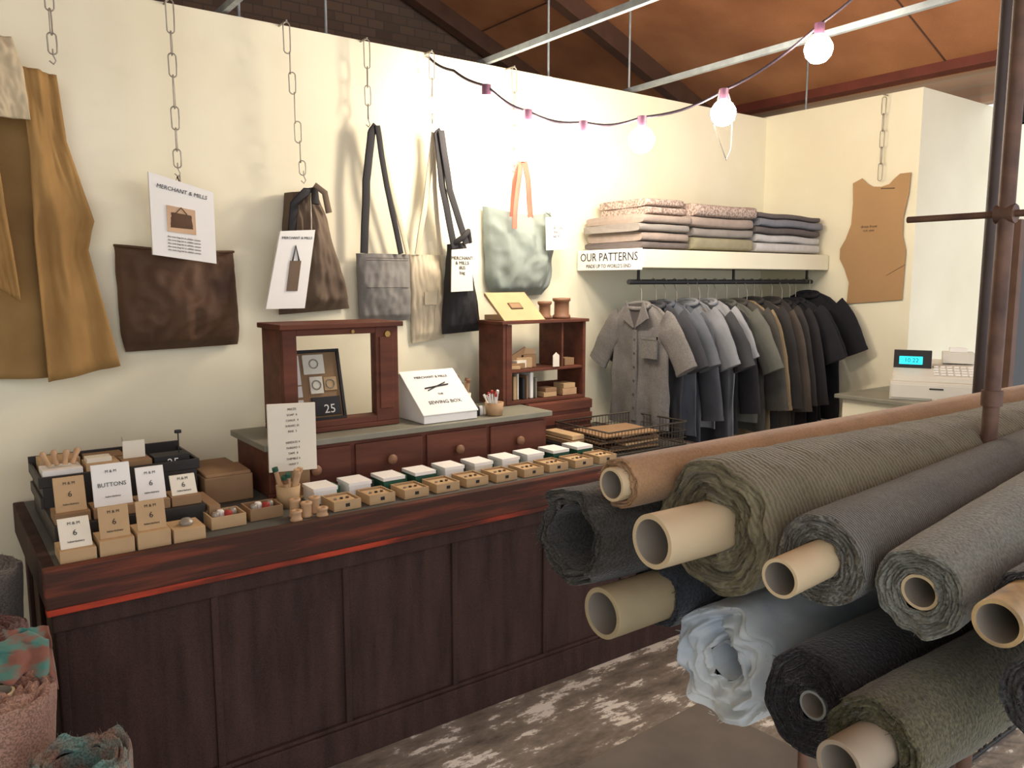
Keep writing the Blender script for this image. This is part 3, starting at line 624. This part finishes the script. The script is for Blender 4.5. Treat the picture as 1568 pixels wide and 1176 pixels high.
# ================= rolls
def frame(d):
    d=V(d).normalized(); a=V((0,0,1)) if abs(d.z)<.9 else V((1,0,0)); a=(a-d*a.dot(d)).normalized(); return d,a,d.cross(a)
def roll(name,c,d,L,R,mt,tr=.03,tp=.0,tubem=M_tube,wr=.02,seed=0,layers=8,ragged=.006,hollow=False,taper=0,crink=.006):
    q=MB(); d,a,b=frame(d); c=V(c); sg=110; nl=110
    def P(t,ang,r): return c+d*t+a*math.cos(ang)*r+b*math.sin(ang)*r
    def rad(t,ang):
        e=math.exp(-t/.05); ca,sa=math.cos(ang),math.sin(ang)
        return R*(1+taper*t)*(1+wr*(nz(ca*1.3+seed,sa*1.3,t*3)+.45*nz(ca*3,sa*3+seed,t*9))+crink*(nz(ca*1.5+seed,sa*1.5,t*26+2*ca)+.6*nz(ca*4+seed,sa*4,t*45))+ e*wr*1.6*nz(ca*2.5,sa*2.5,seed+5)-.03*math.exp(-t/.008))
    def edge(ang): return ragged*nz(math.cos(ang)*2,math.sin(ang)*2,seed)*2
    vs=[]
    for i in range(nl+1):
        t=L*(i/nl)**1.2
        for k in range(sg):
            an=2*math.pi*k/sg; vs.append(P(t+edge(an)*math.exp(-t/.05),an,rad(t,an)))
    q.add(vs,[(i*sg+k,i*sg+(k+1)%sg,(i+1)*sg+(k+1)%sg,(i+1)*sg+k) for i in range(nl) for k in range(sg)],mt,True)
    n=layers*5; rin=tr*1.02; vs=[]
    for i in range(n+1):
        f=i/n
        for k in range(sg):
            an=2*math.pi*k/sg; ca,sa=math.cos(an),math.sin(an)
            r=rad(0,an)*(1-f)+rin*f*(1+ (.10*nz(ca*2,sa*2,seed+f*3) if hollow else 0))
            r+= (R-rin)*.05*nz(f*5+seed,ca*2,sa*2)*math.sin(math.pi*f)
            w=((f*layers+an/(2*math.pi)+.6*nz(ca*1.5,sa*1.5,seed+9))%1.0)
            ax=(.007 if R>.05 else .003)*(abs(w-.5)*2-.5)*min(1,f*8)+ragged*nz(f*6+seed,ca*1.5,sa*1.5)*1.8*min(1,f*6)+edge(an)*(1-f)
            ax+= .012*f*(1 if hollow else .3)+.003*nz(ca*14,sa*14,f*10)
            vs.append(P(ax,an,r))
    q.add(vs,[(i*sg+k,(i+1)*sg+k,(i+1)*sg+(k+1)%sg,i*sg+(k+1)%sg) for i in range(n) for k in range(sg)],mt,True)
    # frayed threads at the selvedge
    rs=random.Random(seed)
    for j in range(46):
        an=rs.uniform(0,6.283); r0=rs.uniform(.55,1)*R if not hollow else rad(0,an)*.98
        p0=P(.004,an,r0); p1=P(-rs.uniform(.004,.014)+edge(an),an+rs.uniform(-.12,.12),r0*rs.uniform(.96,1.05))
        q.sweep([p0,p1],[.0008,.0003],mt,3,cap=False)
    vs=[P(L,2*math.pi*k/sg,rad(L,2*math.pi*k/sg)) for k in range(sg)]+[P(L,2*math.pi*k/sg,rin) for k in range(sg)]
    q.add(vs,[(k,(k+1)%sg,sg+(k+1)%sg,sg+k) for k in range(sg)],mt)
    if hollow:
        vs=[]
        for i in range(9):
            t=.012+L*i/8*.99
            for k in range(sg):
                an=2*math.pi*k/sg; vs.append(P(t,an,rin*(1+.10*nz(math.cos(an)*2,math.sin(an)*2,seed+3)+.15*nz(math.cos(an),math.sin(an),t*4)*(i>0))))
        q.add(vs,[(i*sg+k,(i+1)*sg+k,(i+1)*sg+(k+1)%sg,i*sg+(k+1)%sg) for i in range(8) for k in range(sg)],mt,True)
    else:
        s0=-tp; s1=L+.03; ti=tr*.80; S=40
        def ring(t,r): return [P(t,2*math.pi*k/S,r) for k in range(S)]
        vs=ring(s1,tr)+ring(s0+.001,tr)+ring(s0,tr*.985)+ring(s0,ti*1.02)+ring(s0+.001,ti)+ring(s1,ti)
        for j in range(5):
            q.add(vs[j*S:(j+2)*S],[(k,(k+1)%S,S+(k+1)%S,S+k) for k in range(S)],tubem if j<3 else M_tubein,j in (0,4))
    return q.obj(name)
def RF(n,c,**k):
    d=dict(rough=.95,scale=9,var=.15,bump=.8,bscale=190,sheen=.25,speck=.45,spec=.12); d.update(k); return mat('roll_'+n,c,**d)
roll("black_fabric_roll",(.865,1.01,1.235),(1,0,0),1.5,.084,RF('charcoal',(74,72,66)),tr=.055,hollow=True,wr=.10,seed=3,ragged=.014,layers=3)
roll("ochre_fabric_roll",(.90,.925,1.342),(1,.0,.0),1.6,.043,RF('ochre',(176,140,104),speck=.12,bump=.3),tr=.028,tp=.018,wr=.03,seed=5,layers=3)
roll("olive_corduroy_fabric_roll",(.975,.79,1.290),(1,-.03,0),1.6,.106,RF('olive',(126,119,94),wave=('X',34,3.0),bump=.5,speck=.3),tr=.041,tp=.135,wr=.045,seed=8,ragged=.014,layers=9,crink=.026)
roll("grey_ribbed_fabric_roll",(.985,.612,1.284),(1,.05,.03),1.55,.066,RF('ribgrey',(128,126,116),wave=('X',60,1.5),bump=.8,speck=.5),tr=.027,tp=.10,wr=.03,seed=11,layers=5)
roll("grey_wool_fabric_roll",(1.0,.482,1.274),(1,.05,.07),1.5,.059,RF('greygreen',(138,140,130),speck=.3),tr=.024,tp=-.004,wr=.04,seed=14,layers=8,taper=.15)
roll("charcoal_fabric_roll",(1.04,.372,1.288),(1,.02,.03),1.4,.040,RF('char2',(88,88,86)),tr=.028,tp=.085,wr=.05,seed=16,layers=3,tubem=mat('tube_gold_band',(200,172,122),.5,scale=30,rgb2=(140,120,96)))
roll("dark_grey_fabric_roll",(1.0,.33,1.195),(1,.02,.03),1.4,.050,RF('char3',(74,74,74)),tr=.022,tp=-.003,wr=.05,seed=19,layers=6)
roll("pale_blue_organza_fabric_roll",(1.02,.80,1.046),(1,0,0),1.5,.098,RF('paleblue',(204,209,208),rgb2=(166,180,194),rough=.5,sheen=.3,speck=.0001,bump=.1),tr=.030,hollow=True,wr=.07,seed=22,ragged=.02,layers=5,crink=.02)
roll("black_wool_fabric_roll",(.97,.604,1.076),(1,0,0),1.5,.080,RF('blackwool',(50,49,52)),tr=.021,tp=-.002,wr=.03,seed=25,layers=9,tubem=M_galv)
roll("moss_green_fabric_roll",(.90,.477,1.104),(1,-.02,0),1.5,.062,RF('moss',(96,92,68)),tr=.030,tp=.07,wr=.06,seed=28,layers=4,tubem=mat('tube_grey',(168,154,134),.7),crink=.02)
roll("navy_fabric_roll",(1.0,.93,1.125),(1,0,0),1.5,.056,RF('navy',(60,64,72)),tr=.043,tp=.13,wr=.05,seed=31,layers=3,tubem=mat('tube_tan',(180,164,130),.7))
# ================= rack
q=MB()
q.cyl((1.66,.685,0),(1.66,.685,3.3),.0145,M_rust); q.cyl((2.30,.985,0),(2.30,.985,3.3),.014,M_pole2)
q.cyl((1.66,.872,1.795),(1.66,.15,1.795),.0065,M_rust); q.sweep([(1.66,.668,1.795),(1.66,.702,1.795)],.018,M_rust)
q.cyl((1.66,.15,0),(1.66,.15,3.3),.0125,M_rust); q.cyl((2.30,.15,0),(2.30,.15,1.9),.0125,M_rust)
for X in (1.66,2.30):
    q.cyl((X,1.0,1.172),(X,.15,1.172),.011,M_rust); q.cyl((X,1.0,.93),(X,.15,.93),.011,M_rust)
    q.cyl((X,1.05,0),(X,1.05,1.25),.0125,M_rust)
    q.cyl((X,1.06,1.172),(X,.98,1.172),.011,M_rust)
q.cyl((1.66,.15,.93),(2.5,.15,.93),.011,M_rust)
q.sweep([(1.66,.685,1.43),(1.66,.685,1.46)],.019,M_rust)
q.cyl((1.66,1.05,.25),(2.3,1.05,.25),.011,M_rust); q.cyl((1.66,.15,.25),(2.3,.15,.25),.011,M_rust)
q.lathe((2.36,.965,2.08),[(.022,0),(.045,.02),(.04,.12),(.025,.22),(.012,.30)],M_blk,18); q.cyl((2.36,.965,2.30),(2.30,.985,2.36),.008,M_blk,seg=8)
q.obj("fabric_roll_rack")
# bottom-left rolls standing on end
roll("teal_striped_fabric_roll",(.195,1.74,.71),(0,-.04,-1),.70,.10,RF('teal',(104,140,134),rgb2=(140,112,98),scale=16,ramp=(.4,.6)),tr=.06,wr=.08,seed=41,ragged=.015,layers=3,hollow=True)
roll("rust_fabric_roll",(.075,1.95,.80),(-.06,.02,-1),.79,.105,RF('rust',(172,140,122),rgb2=(148,106,90)),tr=.03,wr=.06,seed=43,ragged=.01,layers=5)
roll("dark_red_fabric_roll",(.06,2.32,.80),(-.03,.04,-1),.79,.105,RF('darkred',(110,74,66)),tr=.035,wr=.07,seed=49,layers=5)
roll("grey_brown_fabric_roll",(.08,2.66,.86),(-.02,.02,-1),.85,.105,RF('greybrown',(116,110,104)),tr=.035,wr=.05,seed=47,layers=5)
q=MB(); cloth(q,[(.02,2.10,.835),(.02,2.06,.83),(.0,2.0,.815)],[(.15,2.14,.85),(.185,2.08,.84),(.17,2.0,.80)],M_teal,.04,3,3,30,30)
cloth(q,[(.10,2.15,.86),(.12,2.09,.80)],[(.195,2.16,.84),(.20,2.10,.70)],M_teal,.02,2,5,20,20); q.obj("teal_fabric_offcut",solid=.003)
# ================= till + desk
q=MB(); q.box((3.75,1.25,0),(4.42,2.25,1.08),M_wall); q.box((3.72,1.2,1.08),(4.45,2.28,1.10),M_ctop); q.obj("till_desk",.003)
M_till=mat('till_plastic',(214,210,198),.5,var=.04); M_lcd=mat('till_display_glow',(40,200,220),.4,emit=1.5)
q=MB(); T=Matrix.Translation((4.03,1.93,1.101))@Matrix.Rotation(math.radians(-62),4,'Z')
def tb(a,b,mt): q.box(a,b,mt,M=T)
tb((-.2,-.19,0),(.2,.2,.085),M_till); tb((-.195,-.196,.01),(.195,-.19,.075),M_till); tb((-.03,-.2,.055),(.03,-.196,.062),M_blk)
q.add([T@V(c) for c in [(-.19,-.15,.085),(.19,-.15,.085),(.19,.19,.085),(-.19,.19,.085),(-.19,-.15,.11),(.19,-.15,.11),(.19,.19,.17),(-.19,.19,.17)]],[(0,1,5,4),(1,2,6,5),(2,3,7,6),(3,0,4,7),(4,5,6,7),(0,3,2,1)],M_till)
for i in range(6):
    for j in range(4):
        y=-.12+.045*j; z=.112+(y+.15)*.176; tb((-.01+.03*i,y,z),(.012+.03*i,y+.03,z+.008),M_white)
tb((-.19,.0,.12),(-.02,.03,.225),M_blk); tb((-.165,-.004,.155),(-.06,0,.195),M_lcd)
tb((.03,.08,.16),(.17,.18,.215),M_till); tb((.06,.10,.215),(.14,.16,.235),M_white)
o=q.obj("cash_register",.003)
text("10.22",o,T@V((-.11,-.006,.175)),(math.pi/2,0,math.radians(-62)),.03,M_blk)
q=MB(); q.sweep([(3.90,1.78,1.106),(3.85,1.85,1.106),(3.80,1.75,1.12),(3.82,1.6,1.106)],.005,M_till,6); q.obj("till_cable")
# ================= floor items
q=MB(); M_cbox=mat('cardboard_grey',(112,104,97),.85,scale=6)
q.box((1.62,1.28,0),(2.22,1.80,.12),M_cbox,rz=.05); q.box((1.60,1.26,.10),(2.24,1.82,.125),M_cbox,rz=.05); q.obj("flat_cardboard_box",.004)
q=MB()
for i in range(7):
    x=2.35+.12*i; q.sweep([(x,1.15,0.005),(x+.02,1.17,.16),(x+.06,1.18,.28),(x+.1,1.17,.16),(x+.08,1.15,.005)],.006,M_blk,6)
q.sweep([(2.3,1.15,.01),(3.2,1.15,.01)],.007,M_blk,6); q.obj("wrought_iron_stand")
# ================= world
w=bpy.data.worlds.new("w"); sc.world=w; w.use_nodes=True; bg=w.node_tree.nodes['Background']; bg.inputs[0].default_value=(.96,.97,1,1); bg.inputs[1].default_value=1.8
